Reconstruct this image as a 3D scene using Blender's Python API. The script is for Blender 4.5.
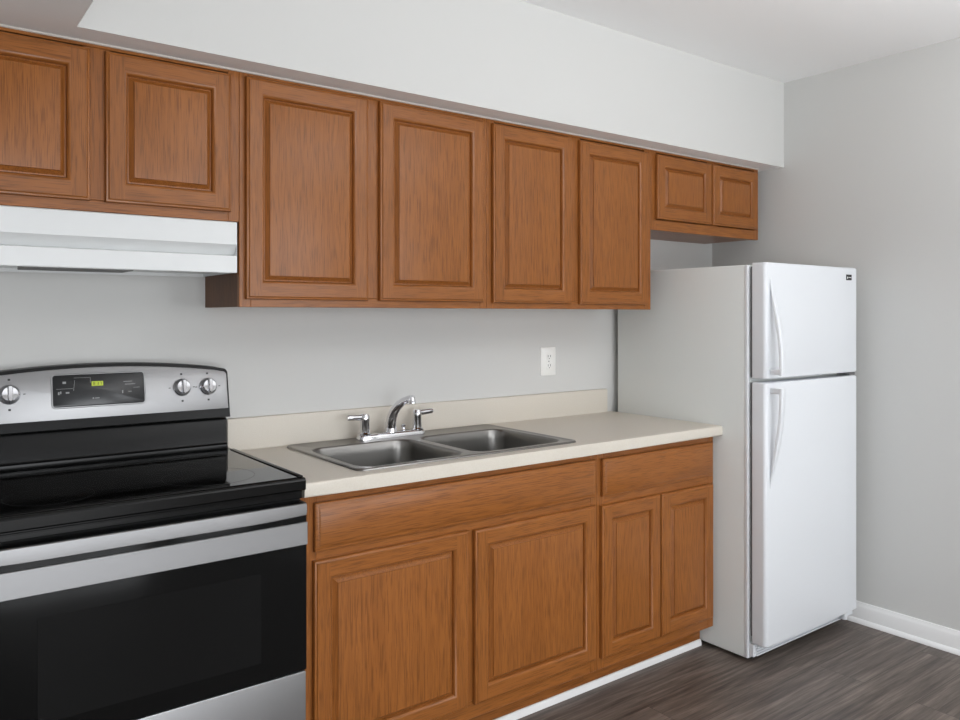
import bpy, bmesh, math, random
from mathutils import Vector, Matrix
random.seed(7)
C = bpy.context.scene.collection
for o in list(bpy.data.objects):
    bpy.data.objects.remove(o)
S = bpy.context.scene

# ------------------------------------------------------------------ camera
cam = bpy.data.cameras.new('camera'); cam_o = bpy.data.objects.new('camera', cam); C.objects.link(cam_o)
cam_o.location = (-0.8669, -2.5341, 1.3511)
cam_o.rotation_euler = (math.radians(90), 0, math.radians(53.1234 - 90))
cam.sensor_width = 36; cam.sensor_fit = 'HORIZONTAL'
cam.lens = 783.0744 / 960 * 36
cam.shift_y = -(360 - 315.06) / 960
cam.clip_start = 0.02
S.camera = cam_o
S.cycles.max_bounces = 16; S.cycles.diffuse_bounces = 10; S.cycles.glossy_bounces = 8

# ------------------------------------------------------------------ world, lights, exposure
S.view_settings.view_transform = 'Standard'; S.view_settings.look = 'None'
S.view_settings.gamma = 1; S.view_settings.exposure = 0.04
S.view_settings.use_curve_mapping = False
W = bpy.data.worlds.new('sky'); S.world = W; W.use_nodes = True
W.node_tree.nodes['Background'].inputs[0].default_value = (0.80, 0.88, 1.0, 1)
W.node_tree.nodes['Background'].inputs[1].default_value = 1.0

def area(name, loc, rot, sx, sy, power, col):
    l = bpy.data.lights.new(name, 'AREA'); l.shape = 'RECTANGLE'; l.size = sx; l.size_y = sy
    l.energy = power; l.color = col
    o = bpy.data.objects.new(name, l); C.objects.link(o); o.location = loc; o.rotation_euler = rot
    return o
R = math.radians
# daylight through the window behind the camera; the wide light is added fill
area('daylight_near_right_window', (1.70, -4.78, 1.45), (R(90), 0, 0), 1.4, 1.3, 34, (0.96, 0.98, 1.0))
area('added_wide_fill', (-0.60, -4.78, 0.90), (R(90), 0, 0), 2.2, 1.7, 74, (0.96, 0.98, 1.0))
# added unseen area light facing up, to brighten the ceiling
area('ceiling_fill_light', (1.15, -2.55, 1.72), (R(180), 0, 0), 0.35, 0.35, 40, (0.98, 0.99, 1.0))

# ------------------------------------------------------------------ helpers
def lin(c):
    c = c / 255
    return c / 12.92 if c <= .04045 else ((c + .055) / 1.055) ** 2.4
def rgb(r, g, b): return (lin(r), lin(g), lin(b), 1)

class MB:
    """collects shapes into one bmesh"""
    def __init__(s): s.bm = bmesh.new()
    def box(s, x0, x1, y0, y1, z0, z1, bev=0, seg=2, m=0):
        t = bmesh.new()
        bmesh.ops.create_cube(t, size=1)
        for v in t.verts:
            v.co = Vector((x0 + (v.co.x + .5) * (x1 - x0), y0 + (v.co.y + .5) * (y1 - y0), z0 + (v.co.z + .5) * (z1 - z0)))
        if bev: bmesh.ops.bevel(t, geom=t.edges[:], offset=bev, segments=seg, profile=.5, affect='EDGES')
        for f in t.faces: f.material_index = m
        s.add(t); return s
    def add(s, t, mat=None):
        if mat: t.transform(mat)
        bmesh.ops.recalc_face_normals(t, faces=t.faces[:])
        me = bpy.data.meshes.new('tmp'); t.to_mesh(me); t.free(); s.bm.from_mesh(me); bpy.data.meshes.remove(me)
    def loops(s, rings, cap0=True, cap1=True, close=True, m=0, mat=None, recalc=True):
        """rings: lists of equal point counts, skinned in order"""
        t = bmesh.new(); vr = [[t.verts.new(p) for p in r] for r in rings]; n = len(vr[0])
        for a, b in zip(vr, vr[1:]):
            for i in range(n if close else n - 1):
                j = (i + 1) % n
                f = t.faces.new((a[i], a[j], b[j], b[i])); f.material_index = m
        if cap0: t.faces.new(list(reversed(vr[0]))).material_index = m
        if cap1: t.faces.new(vr[-1]).material_index = m
        s.add(t, mat); return s
    def prism(s, prof, x0, x1, m=0, bev=0):
        """profile of (y, z) points swept along x"""
        t = bmesh.new()
        a = [t.verts.new((x0, y, z)) for y, z in prof]; b = [t.verts.new((x1, y, z)) for y, z in prof]
        n = len(prof)
        for i in range(n): t.faces.new((a[i], a[(i + 1) % n], b[(i + 1) % n], b[i]))
        t.faces.new(list(reversed(a))); t.faces.new(b)
        if bev: bmesh.ops.bevel(t, geom=t.edges[:], offset=bev, segments=2, profile=.5, affect='EDGES')
        for f in t.faces: f.material_index = m
        s.add(t); return s
    def lathe(s, prof, n=32, mat=None, m=0):
        """profile of (radius, height) about local z"""
        rings = [[(r * math.cos(2 * math.pi * i / n), r * math.sin(2 * math.pi * i / n), h) for i in range(n)] for r, h in prof]
        return s.loops(rings, m=m, mat=mat)
    def tube(s, pts, rad, n=16, m=0, sx=1.0):
        """round (or flattened) section along a path"""
        pts = [Vector(p) for p in pts]
        if not hasattr(rad, '__len__'): rad = [rad] * len(pts)
        rings = []; up = None
        for i, p in enumerate(pts):
            d = (pts[min(i + 1, len(pts) - 1)] - pts[max(i - 1, 0)]).normalized()
            if up is None:
                up = Vector((1, 0, 0)) if abs(d.x) < .9 else Vector((0, 0, 1))
            up = (up - d * up.dot(d)).normalized(); w = d.cross(up)
            rings.append([p + (up * math.cos(2 * math.pi * k / n) * sx + w * math.sin(2 * math.pi * k / n)) * rad[i] for k in range(n)])
        return s.loops(rings, m=m)
    def build(s, name, mats, parent=None, angle=35):
        me = bpy.data.meshes.new(name)
        bm = s.bm
        if parent is not None and parent.type == 'EMPTY':
            off = Vector(parent.location)
        elif parent is not None and parent.parent is not None:
            off = Vector(parent.parent.location)
        else: off = Vector((0, 0, 0))
        for v in bm.verts: v.co -= off
        bm.to_mesh(me); bm.free()
        for p in me.polygons: p.use_smooth = True
        me.set_sharp_from_angle(angle=R(angle))
        for mt in (mats if isinstance(mats, (list, tuple)) else [mats]): me.materials.append(mt)
        o = bpy.data.objects.new(name, me); C.objects.link(o)
        if parent is not None: o.parent = parent
        return o

def thing(name, label, cat, loc, group=None):
    o = bpy.data.objects.new(name, None); C.objects.link(o); o.empty_display_size = .05
    o.location = loc; o['label'] = label; o['category'] = cat
    if group: o['group'] = group
    return o
def struct(mb, name, mats):
    o = mb.build(name, mats); o['kind'] = 'structure'; return o
def rrect(cx, cy, hx, hy, r, z, n=6):
    pts = []
    for (sx, sy, a0) in ((1, 1, 0), (-1, 1, 90), (-1, -1, 180), (1, -1, 270)):
        for k in range(n + 1):
            a = R(a0 + 90 * k / n)
            pts.append((cx + sx * (hx - r) + r * math.cos(a), cy + sy * (hy - r) + r * math.sin(a), z))
    return pts

# ------------------------------------------------------------------ materials
def mat(name, col, rough=.5, metal=0, spec=.5, coat=0):
    m = bpy.data.materials.new(name); m.use_nodes = True
    b = m.node_tree.nodes['Principled BSDF']
    b.inputs['Base Color'].default_value = col; b.inputs['Roughness'].default_value = rough
    b.inputs['Metallic'].default_value = metal; b.inputs['Specular IOR Level'].default_value = spec
    b.inputs['Coat Weight'].default_value = coat
    return m
def N(m, t, **kw):
    n = m.node_tree.nodes.new(t)
    for k, v in kw.items(): setattr(n, k, v)
    return n
def L(m, a, b): m.node_tree.links.new(a, b)
def bsdf(m): return m.node_tree.nodes['Principled BSDF']

def noise_bump(m, scale, strength, dist, stretch=None, detail=3):
    tc = N(m, 'ShaderNodeTexCoord'); mp = N(m, 'ShaderNodeMapping')
    mp.inputs['Scale'].default_value = stretch or (1, 1, 1)
    nz = N(m, 'ShaderNodeTexNoise'); nz.inputs['Scale'].default_value = scale; nz.inputs['Detail'].default_value = detail
    bp = N(m, 'ShaderNodeBump'); bp.inputs['Strength'].default_value = strength; bp.inputs['Distance'].default_value = dist
    L(m, tc.outputs['Object'], mp.inputs[0]); L(m, mp.outputs[0], nz.inputs['Vector'])
    L(m, nz.outputs['Fac'], bp.inputs['Height']); L(m, bp.outputs[0], bsdf(m).inputs['Normal'])
    return nz

def wood(name, axis, base, dark, light, rough=.30):
    """oak veneer: fine pores along the grain over wavy growth bands"""
    m = mat(name, base, rough, spec=.34)
    tc = N(m, 'ShaderNodeTexCoord'); oi = N(m, 'ShaderNodeObjectInfo')
    off = N(m, 'ShaderNodeVectorMath', operation='SCALE')
    cb = N(m, 'ShaderNodeCombineXYZ')
    for k in range(3): L(m, oi.outputs['Random'], cb.inputs[k])
    L(m, cb.outputs[0], off.inputs[0]); off.inputs['Scale'].default_value = 17.3
    ad = N(m, 'ShaderNodeVectorMath', operation='ADD')
    L(m, tc.outputs['Object'], ad.inputs[0]); L(m, off.outputs[0], ad.inputs[1])
    def mapped(al, ac):
        mp = N(m, 'ShaderNodeMapping')
        mp.inputs['Scale'].default_value = (ac, ac, al) if axis == 'z' else (al, ac, ac)
        L(m, ad.outputs[0], mp.inputs[0]); return mp
    # growth bands (cathedral-like)
    big = N(m, 'ShaderNodeTexNoise'); big.inputs['Scale'].default_value = 1; big.inputs['Detail'].default_value = 1.5
    L(m, mapped(.55, 7.0).outputs[0], big.inputs['Vector'])
    mul = N(m, 'ShaderNodeMath', operation='MULTIPLY'); mul.inputs[1].default_value = 120
    L(m, big.outputs['Fac'], mul.inputs[0])
    sn = N(m, 'ShaderNodeMath', operation='SINE'); L(m, mul.outputs[0], sn.inputs[0])
    # pores
    po = N(m, 'ShaderNodeTexNoise'); po.inputs['Scale'].default_value = 1; po.inputs['Detail'].default_value = 3
    L(m, mapped(14, 420).outputs[0], po.inputs['Vector'])
    rp = N(m, 'ShaderNodeValToRGB'); rp.color_ramp.elements[0].position = .38; rp.color_ramp.elements[1].position = .50
    L(m, po.outputs['Fac'], rp.inputs[0])
    # board to board tone
    tn = N(m, 'ShaderNodeTexNoise'); tn.inputs['Scale'].default_value = 1; tn.inputs['Detail'].default_value = 2
    L(m, mapped(.5, 13).outputs[0], tn.inputs['Vector'])
    mixa = N(m, 'ShaderNodeMix', data_type='RGBA'); mixa.inputs['A'].default_value = base; mixa.inputs['B'].default_value = light
    L(m, tn.outputs['Fac'], mixa.inputs['Factor'])
    sm = N(m, 'ShaderNodeMath', operation='MULTIPLY_ADD'); sm.inputs[1].default_value = .07; sm.inputs[2].default_value = .09
    L(m, sn.outputs[0], sm.inputs[0])
    mixb = N(m, 'ShaderNodeMix', data_type='RGBA'); mixb.inputs['B'].default_value = dark
    L(m, sm.outputs[0], mixb.inputs['Factor']); L(m, mixa.outputs['Result'], mixb.inputs['A'])
    inv = N(m, 'ShaderNodeMath', operation='MULTIPLY_ADD'); inv.inputs[1].default_value = -.45; inv.inputs[2].default_value = .45
    L(m, rp.outputs[0], inv.inputs[0])
    mixc = N(m, 'ShaderNodeMix', data_type='RGBA'); mixc.inputs['B'].default_value = dark
    L(m, inv.outputs[0], mixc.inputs['Factor']); L(m, mixb.outputs['Result'], mixc.inputs['A'])
    L(m, mixc.outputs['Result'], bsdf(m).inputs['Base Color'])
    bp = N(m, 'ShaderNodeBump'); bp.inputs['Strength'].default_value = .35; bp.inputs['Distance'].default_value = .0006
    L(m, po.outputs['Fac'], bp.inputs['Height']); L(m, bp.outputs[0], bsdf(m).inputs['Normal'])
    return m
OB, OD, OL = rgb(143, 86, 38), rgb(74, 39, 15), rgb(156, 97, 47)
WV = wood('oak_grain_upright', 'z', OB, OD, OL)
WH = wood('oak_grain_level', 'x', OB, OD, OL)
WOOD = [WV, WH]
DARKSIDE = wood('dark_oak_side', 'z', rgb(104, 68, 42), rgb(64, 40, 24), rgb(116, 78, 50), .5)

WALL = mat('wall_paint', rgb(204, 204, 202), .85, spec=.2); noise_bump(WALL, 220, .12, .001)
CEIL = mat('ceiling_paint', rgb(240, 240, 240), .9, spec=.15); noise_bump(CEIL, 160, .15, .001)
TRIM = mat('trim_white', rgb(232, 232, 232), .4)
CAULK = mat('caulk_grey', rgb(196, 190, 182), .6)

def floor_mat():
    m = mat('floor_vinyl_plank', rgb(84, 76, 72), .42, spec=.4)
    tc = N(m, 'ShaderNodeTexCoord')
    br = N(m, 'ShaderNodeTexBrick'); br.offset = .37; br.offset_frequency = 2
    br.inputs['Color1'].default_value = (0, 0, 0, 1); br.inputs['Color2'].default_value = (1, 1, 1, 1); br.inputs['Mortar'].default_value = (.5, .5, .5, 1)
    br.inputs['Scale'].default_value = 1; br.inputs['Mortar Size'].default_value = .0012; br.inputs['Brick Width'].default_value = 1.22; br.inputs['Row Height'].default_value = .18
    L(m, tc.outputs['Object'], br.inputs['Vector'])
    sc = N(m, 'ShaderNodeVectorMath', operation='SCALE'); sc.inputs['Scale'].default_value = 31
    L(m, br.outputs['Color'], sc.inputs[0])
    ad = N(m, 'ShaderNodeVectorMath', operation='ADD'); L(m, tc.outputs['Object'], ad.inputs[0]); L(m, sc.outputs[0], ad.inputs[1])
    mp = N(m, 'ShaderNodeMapping'); mp.inputs['Scale'].default_value = (4.5, 95, 1); L(m, ad.outputs[0], mp.inputs[0])
    nz = N(m, 'ShaderNodeTexNoise'); nz.inputs['Scale'].default_value = 1; nz.inputs['Detail'].default_value = 6; nz.inputs['Roughness'].default_value = .65
    L(m, mp.outputs[0], nz.inputs['Vector'])
    mp2 = N(m, 'ShaderNodeMapping'); mp2.inputs['Scale'].default_value = (1.6, 22, 1); L(m, ad.outputs[0], mp2.inputs[0])
    n2 = N(m, 'ShaderNodeTexNoise'); n2.inputs['Scale'].default_value = 1; n2.inputs['Detail'].default_value = 3
    L(m, mp2.outputs[0], n2.inputs['Vector'])
    av = N(m, 'ShaderNodeMath', operation='MULTIPLY_ADD'); av.inputs[1].default_value = .38
    L(m, n2.outputs['Fac'], av.inputs[0])
    h = N(m, 'ShaderNodeMath', operation='MULTIPLY'); h.inputs[1].default_value = .62; L(m, nz.outputs['Fac'], h.inputs[0]); L(m, h.outputs[0], av.inputs[2])
    rp = N(m, 'ShaderNodeValToRGB')
    e = rp.color_ramp.elements; e[0].position = .34; e[0].color = rgb(62, 54, 49); e[1].position = .66; e[1].color = rgb(132, 121, 112)
    x = rp.color_ramp.elements.new(.5); x.color = rgb(97, 87, 80)
    L(m, av.outputs[0], rp.inputs[0])
    tone = N(m, 'ShaderNodeMath', operation='MULTIPLY_ADD'); tone.inputs[1].default_value = .10; tone.inputs[2].default_value = .95
    L(m, br.outputs['Color'], tone.inputs[0])
    mx = N(m, 'ShaderNodeVectorMath', operation='SCALE'); L(m, rp.outputs[0], mx.inputs[0]); L(m, tone.outputs[0], mx.inputs['Scale'])
    dk = N(m, 'ShaderNodeMix', data_type='RGBA'); dk.inputs['B'].default_value = rgb(62, 56, 52)
    L(m, br.outputs['Fac'], dk.inputs['Factor']); L(m, mx.outputs[0], dk.inputs['A'])
    L(m, dk.outputs['Result'], bsdf(m).inputs['Base Color'])
    bp = N(m, 'ShaderNodeBump'); bp.inputs['Strength'].default_value = .25; bp.inputs['Distance'].default_value = .001
    L(m, nz.outputs['Fac'], bp.inputs['Height']); L(m, bp.outputs[0], bsdf(m).inputs['Normal'])
    return m
FLOOR = floor_mat()

def laminate():
    m = mat('laminate_beige', rgb(202, 196, 183), .38, spec=.4)
    tc = N(m, 'ShaderNodeTexCoord'); nz = N(m, 'ShaderNodeTexNoise'); nz.inputs['Scale'].default_value = 260; nz.inputs['Detail'].default_value = 2
    L(m, tc.outputs['Object'], nz.inputs['Vector'])
    rp = N(m, 'ShaderNodeValToRGB'); e = rp.color_ramp.elements
    e[0].position = .38; e[0].color = rgb(208, 201, 189); e[1].position = .62; e[1].color = rgb(211, 205, 194)
    L(m, nz.outputs['Fac'], rp.inputs[0]); L(m, rp.outputs[0], bsdf(m).inputs['Base Color'])
    return m
LAM = laminate()
def brushed(name, col, rough, stretch, strength=.08):
    m = mat(name, col, rough, 1.0)
    noise_bump(m, 1, strength, .0004, stretch, 2)
    return m
STEEL = brushed('brushed_steel_level', rgb(150, 150, 151), .46, (4, 500, 500))
STEELP = brushed('brushed_steel_panel', rgb(158, 158, 159), .46, (4, 500, 500))
SINKM = brushed('sink_steel', rgb(138, 136, 133), .30, (250, 250, 6), .05)
SINKR = brushed('sink_rim_steel', rgb(138, 136, 133), .28, (6, 300, 300), .05)
CHROME = mat('chrome', rgb(225, 225, 228), .07, 1.0)
BLACKGL = mat('black_glass', rgb(14, 14, 14), .05, spec=.5)
OVENGL = mat('oven_door_glass', rgb(19, 19, 19), .16, spec=.08)
WINGL = mat('oven_window_glass', rgb(22, 22, 22), .16, spec=.08)
BLACK = mat('black_enamel', rgb(12, 12, 12), .24, spec=.22)
BLACKM = mat('black_matte', rgb(14, 14, 14), .6, spec=.3)
DISP = mat('display_panel_black', rgb(30, 31, 33), .25, spec=.4)
MARK = mat('grey_print', rgb(150, 150, 150), .6)
DOT = mat('dark_print', rgb(40, 40, 42), .6)
HOODW = mat('hood_white_enamel', rgb(216, 218, 218), .3)
GREYV = mat('vent_grey', rgb(120, 120, 118), .6)
FRW = mat('fridge_white_enamel', rgb(224, 227, 231), .30); 
FRS = mat('fridge_textured_side', rgb(223, 226, 224), .5, spec=.35); noise_bump(FRS, 500, .15, .0006)
GASK = mat('door_gasket_grey', rgb(112, 112, 112), .7)
PLAS = mat('white_plastic', rgb(238, 238, 235), .35)
SLOT = mat('slot_dark', rgb(60, 58, 56), .7)
def emis(name, col, s):
    m = mat(name, (0, 0, 0, 1), .5)
    bsdf(m).inputs['Emission Color'].default_value = col; bsdf(m).inputs['Emission Strength'].default_value = s
    return m
LCD = emis('clock_lit_background', rgb(196, 214, 52), .75)

# ------------------------------------------------------------------ room shell
XR, YB, YF, XL, ZC = 2.5440, 0.0, -4.7, -2.6, 2.4610
struct(MB().box(XL - .1, XR + .1, YF - .1, .1, -.1, 0), 'floor', FLOOR)
struct(MB().box(XL - .1, XR + .1, YF - .1, .1, ZC, ZC + .1), 'ceiling', CEIL)
struct(MB().box(XL - .1, XR + .1, 0, .1, 0, ZC), 'wall_back', WALL)
struct(MB().box(XR, XR + .1, YF - .1, 0, 0, ZC), 'wall_right', WALL)
struct(MB().box(XL - .1, XL, YF - .1, 0, 0, ZC), 'wall_left', WALL)
w = MB()   # rear wall around the window and an added wide opening for fill light
xs = [XL, -1.7, .5, 1.0, 2.4, XR]
w.box(XL, -1.7, YF - .1, YF, 0, ZC).box(.5, 1.0, YF - .1, YF, 0, ZC).box(2.4, XR, YF - .1, YF, 0, ZC)
w.box(-1.7, .5, YF - .1, YF, 0, .03).box(-1.7, .5, YF - .1, YF, 2.2, ZC)
w.box(1.0, 2.4, YF - .1, YF, 0, .8).box(1.0, 2.4, YF - .1, YF, 2.1, ZC)
struct(w, 'wall_front', WALL)
for i, (x0, x1, z0, z1) in enumerate(((-1.7, .5, .03, 2.2), (1.0, 2.4, .8, 2.1))):  # first frame lines the added fill opening, second is the window
    f = MB(); t = .05
    f.box(x0, x0 + t, YF - .06, YF + .012, z0, z1).box(x1 - t, x1, YF - .06, YF + .012, z0, z1)
    f.box(x0 + t, x1 - t, YF - .06, YF + .012, z0, z0 + t).box(x0 + t, x1 - t, YF - .06, YF + .012, z1 - t, z1)
    xm = (x0 + x1) / 2; f.box(xm - .02, xm + .02, YF - .05, YF, z0 + t, z1 - t)
    struct(f, 'window_%d' % (i + 1), TRIM)
# bulkhead over the wall cabinets, with the lower ceiling that steps forward at the left
SB, SY = 2.0570, -.4100
for nm, bx_ in (('wall_soffit', (-.5060, XR, SY, 0, SB, ZC)), ('ceiling_lowered', (XL, -.5060, -1.9, 0, SB, ZC))):
    so = MB().box(*bx_); so.bm.normal_update()
    for f in so.bm.faces: f.material_index = 1 if f.normal.z < -.5 else 0  # undersides coloured lighter, putting missing bounce light into the paint
    struct(so, nm, [WALL, CEIL])
# right wall baseboard
bb = MB(); bb.prism([(0, 0), (-.014, 0), (-.014, .068), (-.0105, .076), (-.0085, .080), (-.006, .0887), (0, .0887)], 0, 1)
t = bb.bm
for v in t.verts: v.co = Vector((XR + v.co.y, -4.69 + v.co.x * 4.68, v.co.z))
bmesh.ops.recalc_face_normals(t, faces=t.faces[:])
struct(bb, 'baseboard_right', TRIM)
sh = MB(); sh.prism([(0, 0), (-.013, 0), (-.0125, .006), (-.009, .013), (-.003, .018), (0, .018)], 0, 1)
for v in sh.bm.verts: v.co = Vector((XR - .014 + v.co.y, -4.69 + v.co.x * 4.68, v.co.z))
bmesh.ops.recalc_face_normals(sh.bm, faces=sh.bm.faces[:])
struct(sh, 'trim_1', TRIM)

# ------------------------------------------------------------------ cabinet doors and fronts
def ring(x0, x1, z0, z1, i, y):
    return [(x0 + i, y, z0 + i), (x1 - i, y, z0 + i), (x1 - i, y, z1 - i), (x0 + i, y, z1 - i)]
def rings(mb, x0, x1, z0, z1, prof, cap=None):
    """skin nested rectangles; uprights get grain 0, rails grain 1"""
    t = bmesh.new()
    rs = [[t.verts.new(p) for p in ring(x0, x1, z0, z1, i, y)] for i, y in prof]
    for a, b in zip(rs, rs[1:]):
        for k in range(4):
            f = t.faces.new((a[k], a[(k + 1) % 4], b[(k + 1) % 4], b[k])); f.material_index = 1 if k in (0, 2) else 0
    if cap is not None: t.faces.new(rs[-1]).material_index = cap
    me = bpy.data.meshes.new('tmp')
    for f in t.faces:
        f.normal_update()
    t.to_mesh(me); t.free(); mb.bm.from_mesh(me); bpy.data.meshes.remove(me)
FRAMEW = .046
def door(parent, x0, x1, z0, z1, yf):
    """raised-panel overlay door; yf is the face-frame plane"""
    fw = FRAMEW
    d = MB()
    rings(d, x0, x1, z0, z1, [(.012, yf - .0005), (0, yf - .0005), (0, yf - .012), (.002, yf - .0145), (.0055, yf - .0152), (.007, yf - .0165), (.009, yf - .019)])
    t = bmesh.new(); y = yf - .019; a, b = .009, fw
    def q(xa, xb, za, zb, m):
        f = t.faces.new([t.verts.new(p) for p in ((xa, y, za), (xb, y, za), (xb, y, zb), (xa, y, zb))]); f.material_index = m
    q(x0 + a, x0 + b, z0 + a, z1 - a, 0); q(x1 - b, x1 - a, z0 + a, z1 - a, 0)
    q(x0 + b, x1 - b, z0 + a, z0 + b, 1); q(x0 + b, x1 - b, z1 - b, z1 - a, 1)
    me = bpy.data.meshes.new('tmp'); t.to_mesh(me); t.free(); d.bm.from_mesh(me); bpy.data.meshes.remove(me)
    rings(d, x0, x1, z0, z1, [(fw, yf - .019), (fw + .0025, yf - .0178), (fw + .0065, yf - .0135), (fw + .0085, yf - .007), (fw + .0085, yf - .001)])
    o = d.build('door', WOOD, parent, 40)
    p = MB(); g = fw + .0090
    rings(p, x0, x1, z0, z1, [(g, yf - .002), (g, yf - .0055), (g + .003, yf - .006), (g + .0140, yf - .0158), (g + .0145, yf - .0188), (g + .0170, yf - .0192)], cap=0)
    p.build('raised_panel', [WV, WV], o, 25)
    return o
def drawer_front(name, parent, x0, x1, z0, z1, yf):
    d = MB()
    rings(d, x0, x1, z0, z1, [(.012, yf - .0005), (0, yf - .0005), (0, yf - .011), (.002, yf - .0135), (.008, yf - .0145), (.012, yf - .017), (.016, yf - .019)], cap=1)
    return d.build(name, [WH, WH], parent, 30)
def cabinet(name, label, cat, x0, x1, z0, z1, depth, stiles, rails, group, dark_left=False, gap=.001, toe=None, top=True):
    """hollow case with a face frame; stiles are x ranges, rails are z ranges (with x range)"""
    root = thing(name, label, cat, ((x0 + x1) / 2, -depth / 2, z0 if toe is None else 0), group)
    ff = .019; yb = -depth + ff; k = .016
    c = MB()
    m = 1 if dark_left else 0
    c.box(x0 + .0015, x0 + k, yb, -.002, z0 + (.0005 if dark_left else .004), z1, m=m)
    c.box(x1 - k, x1 - .0015, yb, -.002, z0 + .004, z1)
    c.box(x0 + k, x1 - k, yb, -.002, z0 + .004, z0 + .004 + k)
    if top: c.box(x0 + k, x1 - k, yb, -.002, z1 - k - .004, z1 - .004)
    c.box(x0 + k, x1 - k, -.012, -.002, z0 + k + .004, z1 - k - .004)
    c.build('case', [WV, DARKSIDE], root)
    f = MB()
    for a, b, za, zb in stiles: f.box(a, b, -depth, yb - .0002, za, zb, bev=.0012, seg=1, m=0)
    for a, b, za, zb in rails: f.box(a, b, -depth, yb - .0002, za, zb, bev=.0012, seg=1, m=1)
    f.build('face_frame', WOOD, root)
    if toe is not None:
        MB().box(x0, x1, toe, toe + .012, .0, z0).build('toe_kick', WH, root)
    return root

UD = .3133; UT = SB - .0015; UB = 1.3743; OBZ = 1.6190; FBZ = 1.7130
UG = 'oak wall cabinets under the soffit'
# over the range hood
x0, x1 = -.8300, -.0685; xm0, xm1 = -.4635, -.4225
cb = cabinet('wall_cabinet', 'short two-door oak wall cabinet directly above the white range hood', 'cabinet', x0, x1, OBZ, UT, UD,
             [(x0, x0 + .036, OBZ, UT), (x1 - .032, x1, OBZ, UT), (xm0 - .012, xm1 + .012, OBZ + .03, UT - .012)],
             [(x0 + .036, x1 - .032, OBZ, OBZ + .0295), (x0 + .036, x1 - .032, UT - .0115, UT)], UG)
door(cb, -.790, -.461, 1.645, 2.037, -UD); door(cb, -.425, -.096, 1.645, 2.037, -UD)
# tall pair above the left of the counter
x0, x1 = -.0680, .8265
cb = cabinet('wall_cabinet', 'tall two-door oak wall cabinet with dark left side, right beside the range hood', 'cabinet', x0, x1, UB, UT, UD,
             [(x0, x0 + .034, UB, UT), (x1 - .030, x1, UB, UT), (.330, .400, UB + .03, UT - .012)],
             [(x0 + .034, x1 - .030, UB, UB + .0295), (x0 + .034, x1 - .030, UT - .0115, UT)], UG, dark_left=True)
door(cb, -.052, .345, 1.397, 2.040, -UD); door(cb, .387, .806, 1.397, 2.040, -UD)
# tall pair ending over the fridge side
x0, x1 = .8270, 1.7030
cb = cabinet('wall_cabinet', 'tall two-door oak wall cabinet above the wall outlet, beside the short cabinet over the fridge', 'cabinet', x0, x1, UB, UT, UD,
             [(x0, x0 + .034, UB, UT), (x1 - .040, x1, UB, UT), (1.220, 1.290, UB + .03, UT - .012)],
             [(x0 + .034, x1 - .040, UB, UB + .0295), (x0 + .034, x1 - .040, UT - .0115, UT)], UG)
door(cb, .848, 1.234, 1.395, 2.037, -UD); door(cb, 1.277, 1.671, 1.394, 2.035, -UD)
# small pair above the fridge
x0, x1 = 1.7035, 2.4790
cb = cabinet('wall_cabinet', 'smallest two-door oak wall cabinet hanging above the white refrigerator', 'cabinet', x0, x1, FBZ, UT, UD,
             [(x0, x0 + .034, FBZ, UT), (x1 - .034, x1, FBZ, UT), (2.084, 2.164, FBZ + .045, UT - .012)],
             [(x0 + .034, x1 - .034, FBZ, FBZ + .0445), (x0 + .034, x1 - .034, UT - .0115, UT)], UG)
door(cb, 1.729, 2.100, 1.760, 2.035, -UD); door(cb, 2.108, 2.456, 1.760, 2.035, -UD)
# caulk bead where the cabinets meet the soffit
struct(MB().prism([(-UD - .0005, SB - .0055), (-UD - .004, SB - .004), (-UD - .0045, SB), (-UD - .0005, SB)], -.83, 2.479), 'trim_2', CAULK)

# base cabinets
BD = .570; BZ = .096; BT = .8675; HC = .9077
BG = 'oak base cabinets under the counter'
x0, x1 = .0010, 1.1210
cb = cabinet('base_cabinet', 'wide oak base cabinet under the sink with one long drawer front, beside the range', 'cabinet', x0, x1, BZ, BT, BD,
             [(x0, x0 + .050, BZ, BT), (x1 - .030, x1, BZ, BT), (.535, .595, BZ + .055, .6795)],
             [(x0 + .05, x1 - .03, BZ, BZ + .0545), (x0 + .05, x1 - .03, .84, BT), (x0 + .05, x1 - .03, .680, .722)], BG, toe=-.505, top=False)
drawer_front('false_drawer_front', cb, .042, 1.104, .712, .844, -BD)
door(cb, .039, .551, .142, .688, -BD); door(cb, .577, 1.104, .142, .684, -BD)
x0, x1 = 1.1215, 1.7830
cb = cabinet('base_cabinet', 'narrower oak base cabinet with one drawer above two slim doors, against the refrigerator', 'cabinet', x0, x1, BZ, BT, BD,
             [(x0, x0 + .034, BZ, BT), (x1 - .034, x1, BZ, BT), (1.425, 1.475, BZ + .055, .6745)],
             [(x0 + .034, x1 - .034, BZ, BZ + .0545), (x0 + .034, x1 - .034, .835, BT), (x0 + .034, x1 - .034, .675, .720)], BG, toe=-.505, top=False)
drawer_front('drawer', cb, 1.140, 1.766, .709, .842, -BD)
door(cb, 1.134, 1.4455, .138, .677, -BD); door(cb, 1.4525, 1.766, .138, .675, -BD)
# white shoe strip on the floor along the toe kick
struct(MB().prism([(-.5055, 0), (-.516, 0), (-.5155, .012), (-.5130, .020), (-.5095, .024), (-.5055, .024)], .002, 1.780), 'trim_3', TRIM)

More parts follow.
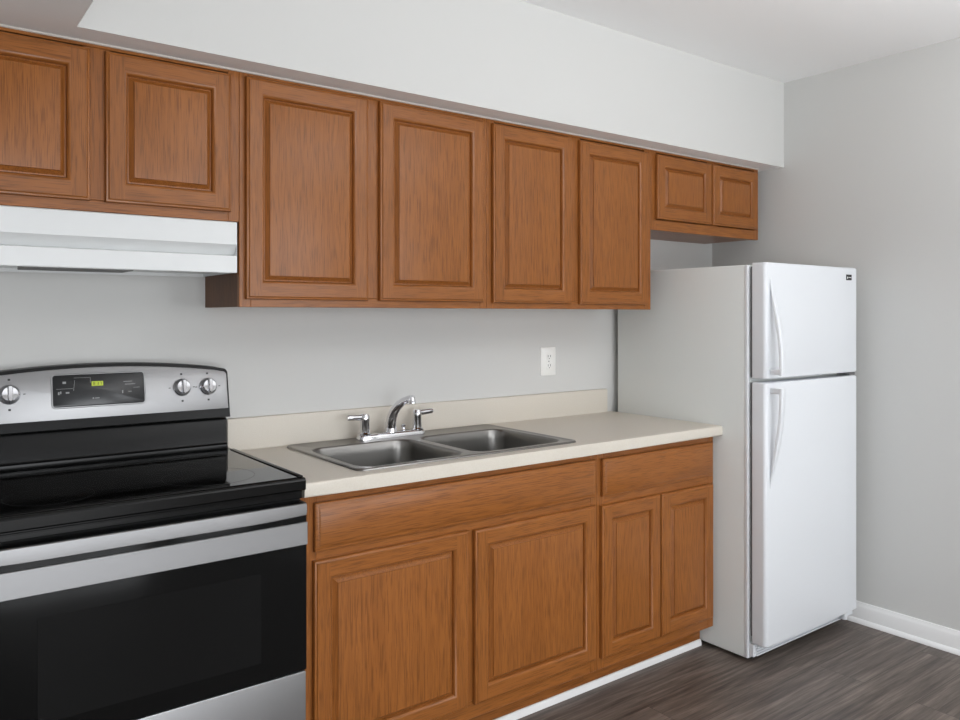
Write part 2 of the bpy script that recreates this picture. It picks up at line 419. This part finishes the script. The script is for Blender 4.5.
# ------------------------------------------------------------------ countertop
CT = thing('countertop', 'beige laminate countertop with backsplash running from the range to the fridge', 'countertop', (.9, -.3, HC))
LX, DY = 1.7910, -.6097
sx0, sx1, sy0, sy1 = .2050, 1.0230, -.546, -.052      # sink cut-out
t = bmesh.new()
xs = [.0005, sx0, sx1, LX]; ys = [DY, sy0, sy1, -.001]; zs = (HC - .0395, HC)
V = {(i, j, k): t.verts.new((xs[i], ys[j], zs[k])) for i in range(4) for j in range(4) for k in range(2)}
for i in range(3):
    for j in range(3):
        if (i, j) == (1, 1): continue
        t.faces.new([V[a] for a in ((i, j, 1), (i + 1, j, 1), (i + 1, j + 1, 1), (i, j + 1, 1))])
        t.faces.new([V[a] for a in ((i, j, 0), (i, j + 1, 0), (i + 1, j + 1, 0), (i + 1, j, 0))])
def wallq(a, b): t.faces.new([V[(*a, 0)], V[(*b, 0)], V[(*b, 1)], V[(*a, 1)]])
for i in range(3):
    wallq((i, 0), (i + 1, 0)); wallq((i + 1, 3), (i, 3)); wallq((0, i + 1), (0, i)); wallq((3, i), (3, i + 1))
wallq((2, 1), (1, 1)); wallq((1, 2), (2, 2)); wallq((1, 1), (1, 2)); wallq((2, 2), (2, 1))
eds = [e for e in t.edges if all(abs(v.co.y - DY) < 1e-6 for v in e.verts) and abs(e.verts[0].co.z - e.verts[1].co.z) < 1e-6]
bmesh.ops.bevel(t, geom=eds, offset=.008, segments=4, profile=.5, affect='EDGES')
c = MB(); c.add(t); c.build('worktop', LAM, CT)
b = MB(); b.prism([(-.001, HC + .0003), (-.024, HC + .0003), (-.0205, HC + .004), (-.0195, HC + .012), (-.0195, HC + .100), (-.017, HC + .105), (-.012, HC + .1064), (-.001, HC + .1064)], .0005, 1.748)
b.build('backsplash', LAM, CT)

# ------------------------------------------------------------------ sink
SZ = HC + .0006
sink = thing('kitchen_sink', 'stainless steel double-bowl sink set into the beige countertop', 'sink', (.614, -.30, SZ))
ox, oy, ohx, ohy = .6170, -.2960, .4310, .2640
bowls = [(.4070, -.334, .1950, .1940), (.8230, -.334, .1950, .1940)]
# rolled rim and deck with two holes
t = bmesh.new()
prof = [(0, 0), (0, .0030), (.0025, .0055), (.0060, .0060), (.0100, .0050), (.0135, .0036)]
rs = [[t.verts.new(p) for p in rrect(ox, oy, ohx - i, ohy - i, .030 - i * .6, SZ + z)] for i, z in prof]
n = len(rs[0])
for a, b_ in zip(rs, rs[1:]):
    for i in range(n): t.faces.new((a[i], a[(i + 1) % n], b_[(i + 1) % n], b_[i]))
edges = []
def loop_edges(vs):
    for i in range(len(vs)):
        e = t.edges.get((vs[i], vs[(i + 1) % len(vs)])) or t.edges.new((vs[i], vs[(i + 1) % len(vs)]))
        edges.append(e)
loop_edges(rs[-1])
for (bx, by, hx, hy) in bowls:
    loop_edges([t.verts.new(p) for p in rrect(bx, by, hx, hy, .055, SZ + .0036)])
bmesh.ops.triangle_fill(t, use_beauty=True, use_dissolve=False, edges=edges, normal=(0, 0, 1))
c = MB(); c.add(t); c.build('deck', SINKR, sink, 50)
for (bx, by, hx, hy) in bowls:
    rr = []
    for i, dz in ((0, .0036), (.003, .0030), (.0055, .0005), (.0075, -.006), (.010, -.03), (.016, -.120), (.021, -.138), (.033, -.150), (.055, -.156)):
        rr.append(rrect(bx, by, hx - i, hy - i, max(.055 - i * .2, .03), SZ + dz))
    rr.append(rrect(bx, by, .047, .047, .0465, SZ - .160))
    t = bmesh.new(); vr = [[t.verts.new(p) for p in r] for r in rr]
    for a, b_ in zip(vr, vr[1:]):
        for i in range(n): t.faces.new((a[i], a[(i + 1) % n], b_[(i + 1) % n], b_[i]))
    t.faces.new(vr[-1])
    bmesh.ops.recalc_face_normals(t, faces=t.faces[:]); bmesh.ops.reverse_faces(t, faces=t.faces[:])
    me = bpy.data.meshes.new('tmp'); t.to_mesh(me); t.free()
    c = MB(); c.bm.from_mesh(me); bpy.data.meshes.remove(me)
    bw = c.build('bowl', SINKM, sink, 60)
    d = MB(); d.lathe([(.044, 0), (.044, .0025), (.040, .0035), (.034, .001), (.030, -.004), (.012, -.005), (.010, .004), (.002, .006)], 32, Matrix.Translation((bx, by, SZ - .1585)))
    d.build('drain_strainer', CHROME, bw)

# ------------------------------------------------------------------ faucet
FZ = SZ + .0040; FY = -.084
fa = thing('faucet', 'chrome two-handle kitchen faucet standing on the back ledge of the sink', 'faucet', (.572, FY, FZ))
b = MB()
rr = []
for i, z in ((0, 0), (0, .010), (.0025, .015), (.006, .018), (.012, .0195)):
    rr.append(rrect(.572, FY, .1370 - i, .0240 - i, .020 - i * .5, FZ + z))
b.loops(rr); b.build('deck_plate', CHROME, fa, 40)
sp = MB()
sp.lathe([(.024, .016), (.024, .024), (.021, .030), (.018, .040), (.016, .046)], 28, Matrix.Translation((.568, FY, FZ)))
path = [(.568, FY, .940), (.568, FY - .002, .962), (.569, FY - .009, .986), (.571, FY - .025, 1.010), (.574, FY - .050, 1.032), (.577, FY - .080, 1.048), (.580, FY - .108, 1.057), (.582, FY - .126, 1.059)]
sp.tube(path, [.0200, .0195, .0185, .0170, .0150, .0135, .0125, .0125], 18)
sp.tube([(.582, FY - .120, 1.060), (.5825, FY - .124, 1.050), (.583, FY - .126, 1.042)], [.0120, .0125, .0115], 18)
sp.build('spout', CHROME, fa, 50)
for s, hx in ((-1, .4640), (1, .6810)):
    h = MB()
    h.lathe([(.0235, .017), (.0235, .022), (.0175, .026), (.0160, .064), (.0170, .069), (.0170, .084), (.0135, .090), (.004, .091)], 28, Matrix.Translation((hx, FY, FZ)))
    hb = h.build('handle', CHROME, fa, 40)
    l = MB()
    zz = FZ + .078
    pts = [(hx + s * .010, FY, zz), (hx + s * .026, FY, zz + .001), (hx + s * .044, FY, zz + .002), (hx + s * .062, FY, zz + .003), (hx + s * .068, FY, zz + .003)]
    l.tube(pts, [.0085, .0078, .0076, .0078, .0060], 14, sx=1.25)
    l.build('lever', CHROME, hb, 50)
k = MB(); k.lathe([(.010, .016), (.010, .021), (.007, .024), (.006, .030), (.009, .034), (.009, .039), (.003, .043)], 20, Matrix.Translation((.624, FY + .004, FZ)))
k.build('hole_cap', CHROME, fa)

# ------------------------------------------------------------------ range
RX0, RX1, RF, RZ = -.7660, -.0045, -.6278, .9267
rg = thing('electric_range', 'black and stainless electric range with smooth glass cooktop, left of the counter', 'stove', (-.385, -.33, 0))
b = MB(); b.box(RX0 + .003, RX1 - .003, -.600, -.022, .055, .893, bev=.003, seg=1); b.box(RX0 + .03, RX1 - .03, -.55, -.05, .0, .055)
b.build('body', BLACKM, rg)
# cooktop: enamel frame with rounded front lip and a glass pane
c = MB()
prof = [(-.020, .894), (-.608, .894), (RF + .003, .8945), (RF, .8975), (RF - .0005, .9195), (RF + .0012, .9235), (RF + .0045, .9258), (RF + .009, RZ), (-.020, RZ)]
c.prism(prof, RX0, RX1, bev=.0)
ck = c.build('cooktop', BLACK, rg, 20)
g = MB(); g.box(RX0 + .018, RX1 - .018, RF + .010, -.098, RZ + .0002, RZ + .0022, bev=.0009, seg=1)
g.build('glass_surface', BLACKGL, ck)
rim = MB()
for (a, b_, c_, d_) in ((RX0 + .002, RX0 + .016, RF + .012, -.098), (RX1 - .016, RX1 - .002, RF + .012, -.098)):
    rim = MB(); rim.box(a, b_, c_, d_, RZ + .0001, RZ + .0050, bev=.0022, seg=2); rim.build('raised_rim', BLACK, ck, 40)
BURN = mat('burner_ring_grey', rgb(26, 26, 26), .2, spec=.4)
for (bx, by, br_) in ((-.575, -.47, .095), (-.205, -.47, .115), (-.575, -.215, .075), (-.205, -.215, .075)):
    for q in (br_,):
        m_ = MB(); n_ = 64
        pr_ = [(q - .0012, 0), (q + .0012, 0), (q + .0012, .00012), (q - .0012, .00012)]
        rgs = [[((r) * math.cos(2 * math.pi * i / n_) + bx, r * math.sin(2 * math.pi * i / n_) + by, RZ + .00223 + h) for r, h in pr_] for i in range(n_)]
        rgs.append(rgs[0])
        m_.loops(rgs, cap0=False, cap1=False)
        m_.build('burner_ring', BURN, ck)
# backguard: leaning arched housing above a recessed band
BX0, BX1 = -.7480, -.0210
bg = MB()
bg.prism([(-.018, RZ + .0005), (-.088, RZ + .0005), (-.0905, .936), (-.089, .945), (-.084, .9485), (-.082, .953), (-.0815, 1.0225), (-.078, 1.028), (-.018, 1.028)], BX0 + .004, BX1 - .004)
def ztop(x): return 1.2115 - .027 * ((x + .3845) / .36) ** 2
def yface(z): return -.1035 + .19 * (z - 1.04)
def arch(x0, x1, zb, dt, r, dy, n=28):
    """outline of the leaning panel, shifted dy along y"""
    P = []
    P.append((x0, zb)); P.append((x1, zb))
    zt = ztop(x1) - dt
    for k in range(7):
        a = R(90 * k / 6); P.append((x1 - r + r * math.cos(a), zt - r + r * math.sin(a)))
    for k in range(1, n):
        x = x1 - r + (x0 + r - (x1 - r)) * k / n; P.append((x, ztop(x) - dt))
    zt = ztop(x0) - dt
    for k in range(7):
        a = R(90 + 90 * k / 6); P.append((x0 + r + r * math.cos(a), zt - r + r * math.sin(a)))
    return [(x, yface(z) + dy, z) for x, z in P]
def thick(x0, x1, zb, dt, r, y0, y1):
    return [arch(x0, x1, zb, dt, r, y1), arch(x0, x1, zb, dt, r, y0)]
fr = arch(BX0, BX1, 1.033, 0, .016, .001); bk = [(x, -.016, z) for x, y, z in fr]
fr2 = arch(BX0 + .002, BX1 - .002, 1.035, .002, .015, -.002)
bg.loops([bk, fr, fr2])
bg.build('backguard', BLACK, rg, 40)
cp = MB(); cp.loops([arch(BX0 + .006, BX1 - .006, 1.0610, .0095, .012, -.0022), arch(BX0 + .006, BX1 - .006, 1.0610, .0095, .012, -.0045), arch(BX0 + .008, BX1 - .008, 1.0630, .0115, .011, -.0055)])
cpo = cp.build('control_panel', STEELP, rg, 40)
def onpanel(x, z, d): return Vector((x, yface(z) - d, z))
nrm = Vector((0, -1, .19)).normalized()
PM = Matrix((( 1, 0, 0), (0, .19 / math.hypot(1, .19), -1 / math.hypot(1, .19)), (0, 1 / math.hypot(1, .19), .19 / math.hypot(1, .19)))).to_4x4()
def at_panel(x, z, d): return Matrix.Translation(onpanel(x, z, d)) @ PM
# display
dm = MB(); rr = []
for i, h in ((0, 0), (0, .0022), (.0012, .0030)):
    rr.append([(p[0], p[1], h) for p in rrect(0, 0, .1195 - i, .0445 - i, .007, 0)])
dm.loops(rr, mat=at_panel(-.3930, 1.1385, .0054))
dso = dm.build('display_panel', DISP, rg, 40)
bz = MB()
rr = []
for i, h in ((-.004, 0), (-.004, .0016), (-.0028, .0026), (-.0005, .0026), (-.0002, .0002)):
    rr.append([(p[0], p[1], h) for p in rrect(0, 0, .1195 - i, .0445 - i, .008 - min(i, 0), 0)])
bz.loops(rr, cap0=False, cap1=False, mat=at_panel(-.3930, 1.1385, .0053)); bz.build('display_bezel', STEELP, rg, 40)
def flat(mb, x, z, w_, h_, d=.0086, t_=.0003, rot=0):
    """a thin printed or lit mark on the leaning panel"""
    tm = bmesh.new(); bmesh.ops.create_cube(tm, size=1)
    M_ = at_panel(x, z, d) @ Matrix.Rotation(rot, 4, 'Z') @ Matrix.Diagonal((w_, h_, t_, 1))
    mb.add(tm, M_); return mb
lc = MB(); flat(lc, -.3990, 1.1560, .0300, .0130); lc.build('clock_readout', LCD, dso)
# dark digits on the lit clock:  8:37
SEG = {'8': 'abcdefg', '3': 'abgcd', '7': 'abc'}
sg = MB()
def digit(ch, cx, cz, w_, h_, tk):
    pos = {'a': (0, h_ / 2, 1), 'g': (0, 0, 1), 'd': (0, -h_ / 2, 1), 'f': (-w_ / 2, h_ / 4, 0), 'b': (w_ / 2, h_ / 4, 0), 'e': (-w_ / 2, -h_ / 4, 0), 'c': (w_ / 2, -h_ / 4, 0)}
    for s_ in SEG[ch]:
        dx, dz, hor = pos[s_]
        flat(sg, cx + dx, cz + dz, w_ if hor else tk, tk if hor else h_ / 2, d=.0090)
digit('8', -.4075, 1.1560, .0036, .0076, .0010); digit('3', -.3975, 1.1560, .0036, .0076, .0010); digit('7', -.3905, 1.1560, .0036, .0076, .0010)
flat(sg, -.4025, 1.1578, .0010, .0010, d=.0090); flat(sg, -.4025, 1.1542, .0010, .0010, d=.0090)
sg.build('clock_digits', DISP, dso)
pm = MB()
for (x, z, w_, h_) in ((-.4835, 1.1620, .0085, .0060), (-.4980, 1.1330, .0040, .0075), (-.4930, 1.1350, .0030, .0070), (-.4760, 1.1340, .0090, .0045),
                       (-.4110, 1.1155, .0035, .0035), (-.4010, 1.1155, .0120, .0020), (-.3180, 1.1580, .0240, .0016), (-.3120, 1.1500, .0280, .0018),
                       (-.3330, 1.1290, .0030, .0090), (-.3130, 1.1290, .0090, .0016), (-.2950, 1.1400, .0180, .0010)):
    flat(MB(), x, z, w_, h_).build('button_print', MARK, dso)
flat(pm, -.4830, 1.1450, .0420, .0008); flat(pm, -.4590, 1.1530, .0008, .0300, rot=-.12); flat(pm, -.4380, 1.1740, .0420, .0007)
flat(pm, -.4170, 1.1660, .0007, .0160)
pm.build('divider_lines', MARK, dso)
# knobs with a grip bar; dark setting marks around each
for kx, kz in ((-.7000, 1.1340), (-.6160, 1.1365), (-.1650, 1.1315), (-.0870, 1.1305)):
    k = MB()
    M_ = at_panel(kx, kz, .0052)
    k.lathe([(.0265, 0), (.0265, .004), (.0245, .007), (.0225, .009), (.0205, .021), (.0185, .0235), (.004, .0240)], 32, M_)
    kb = k.build('knob', CHROME, rg, 40)
    gm = MB(); rr = []
    for i, h in ((0, .018), (0, .031), (.002, .034)):
        rr.append([(p[0], p[1], h) for p in rrect(0, 0, .0062 - i, .0215 - i, .004, 0, 4)])
    gm.loops(rr, mat=M_); gm.build('grip_bar', CHROME, kb, 40)
    for a, dx, dz in ((0, 0, .0400), (0, 0, -.0400), (0, -.0355, 0), (0, .0355, 0)):
        if dz: flat(MB(), kx + dx, kz + dz, .0060, .0055, d=.0056).build('setting_mark', DOT, cpo)
        else: flat(MB(), kx + dx, kz + dz, .0055, .0024, d=.0056).build('setting_mark', DOT, cpo)
# vent trim under the cooktop lip
v = MB(); v.box(RX0 + .004, RX1 - .004, RF + .012, -.601, .872, .8935, bev=.002, seg=1); v.build('vent_trim', BLACK, rg)
vs = MB()
vs.box(RX0 + .02, RX1 - .10, RF + .0075, RF + .0115, .8855, .8890, bev=.0008, seg=1); vs.box(RX1 - .085, RX1 - .02, RF + .0075, RF + .0115, .8860, .8885, bev=.0008, seg=1)
vs.build('vent_bar', BLACK, rg)
# oven door: black glass slab, steel band, bowed handle
DF = -.640
d = MB(); d.box(RX0 + .002, RX1 - .002, DF, -.602, .432, .866, bev=.004, seg=2)
od = d.build('oven_door', OVENGL, rg, 40)
d = MB(); d.box(RX0 + .002, RX1 - .002, DF - .0045, DF - .0005, .757, .816, bev=.0015, seg=1); d.build('steel_band', STEEL, od)
d = MB(); d.box(RX0 + .145, RX1 - .125, DF - .0012, DF - .0004, .480, .705, bev=.0003, seg=1); d.build('oven_window', WINGL, od)
h = MB(); rgs = []
nh = 28
for k in range(nh + 1):
    u = k / nh; x = RX0 + .002 + u * (RX1 - RX0 - .010)
    bow = 1 - (2 * u - 1) ** 2
    y = DF - .010 - .009 * min(1, bow * 1.5) ** .8
    zc = .8500; hh = .0150 + .0020 * min(1, bow * 2)
    yb_ = y + .008
    rgs.append([(x, yb_, zc + hh), (x, yb_, zc - hh), (x, y + .0015, zc - hh), (x, y, zc - hh + .0015), (x, y - .0006, zc), (x, y, zc + hh - .0015), (x, y + .0015, zc + hh)])
h.loops(rgs)
for x in (RX0 + .014, RX1 - .014): h.box(x - .010, x + .010, DF - .005, DF - .0005, .838, .860, bev=.001, seg=1)
h.build('handle', STEEL, od, 25)
d = MB(); d.box(RX0 + .002, RX1 - .002, DF + .004, -.602, .100, .4285, bev=.005, seg=2); d.build('storage_drawer', STEEL, rg, 40)

# ------------------------------------------------------------------ range hood
hd = thing('range_hood', 'white under-cabinet range hood mounted above the black range', 'range hood', (-.454, -.16, 1.47))
HX0, HX1 = -.8300, -.0775; HT = OBZ - .0015
b = MB()
prof = [(-.003, HT), (-.318, HT), (-.3215, HT - .003), (-.3215, 1.553), (-.3205, 1.552), (-.2960, 1.5235), (-.3215, 1.5205), (-.3225, 1.5190), (-.3225, 1.4735), (-.3215, 1.4715), (-.306, 1.4715), (-.306, 1.4815), (-.018, 1.4815), (-.018, 1.4715), (-.003, 1.4715)]
b.prism(prof, HX0, HX1 - .0012); b.box(HX1 - .0012, HX1, -.3215, -.003, 1.4725, HT - .001); b.build('canopy', HOODW, hd, 18)
v = MB(); v.box(-.607, -.352, -.3055, -.180, 1.4690, 1.4812, bev=.001, seg=1); v.build('grease_filter', GREYV, hd)
v = MB(); v.box(-.250, -.130, -.290, -.210, 1.4765, 1.4812, bev=.001, seg=1); v.build('lamp_lens', PLAS, hd)

# ------------------------------------------------------------------ refrigerator
FX0, FX1, FYB, FYF = 1.7930, 2.4760, -.0384, -.7240
fg = thing('refrigerator', 'white two-door top-freezer refrigerator standing in the right corner', 'refrigerator', (2.14, -.40, 0))
b = MB(); b.box(FX0, FX1, FYF, FYB, .014, 1.5467, bev=.005, seg=3); b.build('body', FRS, fg, 40)
b = MB(); b.box(FX0 - .0012, FX0 + .014, FYF - .0008, FYF + .016, .0155, 1.5455, bev=.004, seg=3); b.build('front_flange', FRW, fg, 50)
g = MB(); g.box(FX0 + .016, FX1 - .016, FYF - .0175, FYF - .0005, .10, 1.088, bev=.002, seg=1); g.box(FX0 + .016, FX1 - .016, FYF - .0175, FYF - .0005, 1.108, 1.540, bev=.002, seg=1)
g.build('door_gasket', GASK, fg)
def fdoor(name, z0, z1):
    d = MB(); rr = []
    X0, X1, Y0, Y1 = 1.7945, 2.4800, -.8011, FYF - .0180
    def outline(i, z):
        P = []
        r = .016
        P.append((X1 - i, Y1 - 0, z)); P.append((X0 + i, Y1, z))
        for k in range(7):
            a = R(180 + 90 * k / 6); P.append((X0 + i + r + r * math.cos(a), Y0 + i + r + r * math.sin(a), z))
        # gently crowned front
        for k in range(1, 12):
            u = k / 12; P.append((X0 + r + (X1 - X0 - 2 * r) * u, Y0 + i - .0035 * (1 - (2 * u - 1) ** 2), z))
        for k in range(7):
            a = R(270 + 90 * k / 6); P.append((X1 - i - r + r * math.cos(a), Y0 + i + r + r * math.sin(a), z))
        return P
    rr = [outline(.004, z0), outline(.001, z0 + .0025), outline(0, z0 + .006), outline(0, z1 - .006), outline(.001, z1 - .0025), outline(.004, z1)]
    d.loops(rr); return d.build(name, FRW, fg, 50)
fz = fdoor('freezer_door', 1.1060, 1.5535)
ff_ = fdoor('fresh_food_door', .0790, 1.0905)
def fhandle(door_, zt, zb_):
    """bowed grip: flush at zt (the thin end), standing off the door at zb_"""
    n_ = 26; rgs = []
    for k in range(n_ + 1):
        u = k / n_
        z = zt + (zb_ - zt) * u
        out = .0015 + .052 * math.sin(min(1, u * 1.15) * math.pi / 2) ** 1.25
        x = 1.8250 + .004 * u; w_ = .0045 + .0075 * min(1, u * 2.2)
        y1 = -.8010 - out; th_ = .0035 + .0085 * min(1, u * 2)
        rgs.append([(x - w_, y1 + th_, z), (x - w_, y1 + .002, z), (x - w_ + .002, y1, z), (x + w_ - .002, y1, z), (x + w_, y1 + .002, z), (x + w_, y1 + th_, z)])
    h = MB(); h.loops(rgs)
    s_ = 1 if zt > zb_ else -1
    za, zc_ = sorted((zb_ + s_ * .001, zb_ + s_ * .022))
    h.box(1.8185, 1.8395, -.8500, -.8015, za, zc_, bev=.003, seg=2)
    h.build('handle', FRW, door_, 50)
fhandle(fz, 1.500, 1.122); fhandle(ff_, .684, 1.072)
# badge with tiny light lettering blocks
bd = MB(); bd.box(2.3800, 2.4240, -.8046, -.8010, 1.5000, 1.5240, bev=.001, seg=1); bo = bd.build('badge', DOT, fz)
bm_ = MB(); bm_.box(2.3850, 2.3920, -.8050, -.8044, 1.5060, 1.5140); bm_.box(2.3960, 2.4190, -.8050, -.8044, 1.5105, 1.5130)
bm_.build('badge_mark', PLAS, fz)
# hinges, grille, feet
h = MB(); h.box(2.4250, 2.4700, -.795, -.735, 1.0925, 1.1040, bev=.002, seg=1); h.lathe([(.006, 0), (.006, .011)], 16, Matrix.Translation((2.455, -.780, 1.0925))); h.build('middle_hinge', GASK, fg)
h = MB(); h.box(2.400, 2.470, -.790, -.690, 1.5470, 1.5560, bev=.002, seg=1); h.build('top_hinge_cover', FRW, fg)
g = MB(); g.box(FX0 + .004, FX1 - .004, -.748, FYF - .0008, .026, .0745, bev=.003, seg=1)
for k in range(4): g.box(FX0 + .012, FX1 - .012, -.757, -.7475, .032 + k * .0105, .0375 + k * .0105, bev=.0012, seg=1)
g.build('base_grille', FRW, fg)
for x in (FX0 + .05, FX1 - .09):
    for y in (-.700, -.10):
        f = MB(); f.lathe([(.014, 0), (.014, .008), (.009, .010), (.009, .024)], 20, Matrix.Translation((x, y, 0))); f.build('foot', BLACKM, fg)
h = MB(); h.box(2.390, 2.455, -.792, -.752, .058, .076, bev=.002, seg=1); h.lathe([(.011, 0), (.013, .003), (.013, .016), (.008, .018)], 20, Matrix.Translation((2.415, -.775, .041))); h.build('bottom_hinge', FRW, fg)

# ------------------------------------------------------------------ outlet
ot = thing('wall_outlet', 'white duplex wall outlet on the grey wall above the backsplash', 'outlet', (1.401, -.003, 1.151))
p = MB(); rr = []
def plate(hx, hz, y): return [(1.401 + px, y, 1.151 + pz) for px, pz, _ in rrect(0, 0, hx, hz, .004, 0, 3)]
p.loops([plate(.0425, .0610, -.0003), plate(.0425, .0610, -.003), plate(.0390, .0575, -.0065)]); p.build('cover_plate', PLAS, ot, 40)
for dz in (.0200, -.0200):
    q = MB(); q.loops([[(1.401 + px, y, 1.151 + dz + pz) for px, pz, _ in rrect(0, 0, .0165 - i, .0145 - i, .010, 0, 5)] for i, y in ((0, -.0064), (0, -.0085), (.001, -.0092))])
    qo = q.build('socket', PLAS, ot, 40)
    s_ = MB(); s_.box(1.3935, 1.3958, -.0098, -.0090, 1.151 + dz - .002, 1.151 + dz + .008); s_.box(1.4062, 1.4085, -.0098, -.0090, 1.151 + dz - .002, 1.151 + dz + .008)
    s_.box(1.3990, 1.4030, -.0098, -.0090, 1.151 + dz - .009, 1.151 + dz - .005); s_.build('slots', SLOT, qo)
s_ = MB(); s_.lathe([(.0030, 0), (.0028, .001)], 12, Matrix.Translation((1.401, -.0066, 1.151)) @ Matrix.Rotation(R(90), 4, 'X')); s_.build('screw', MARK, ot)
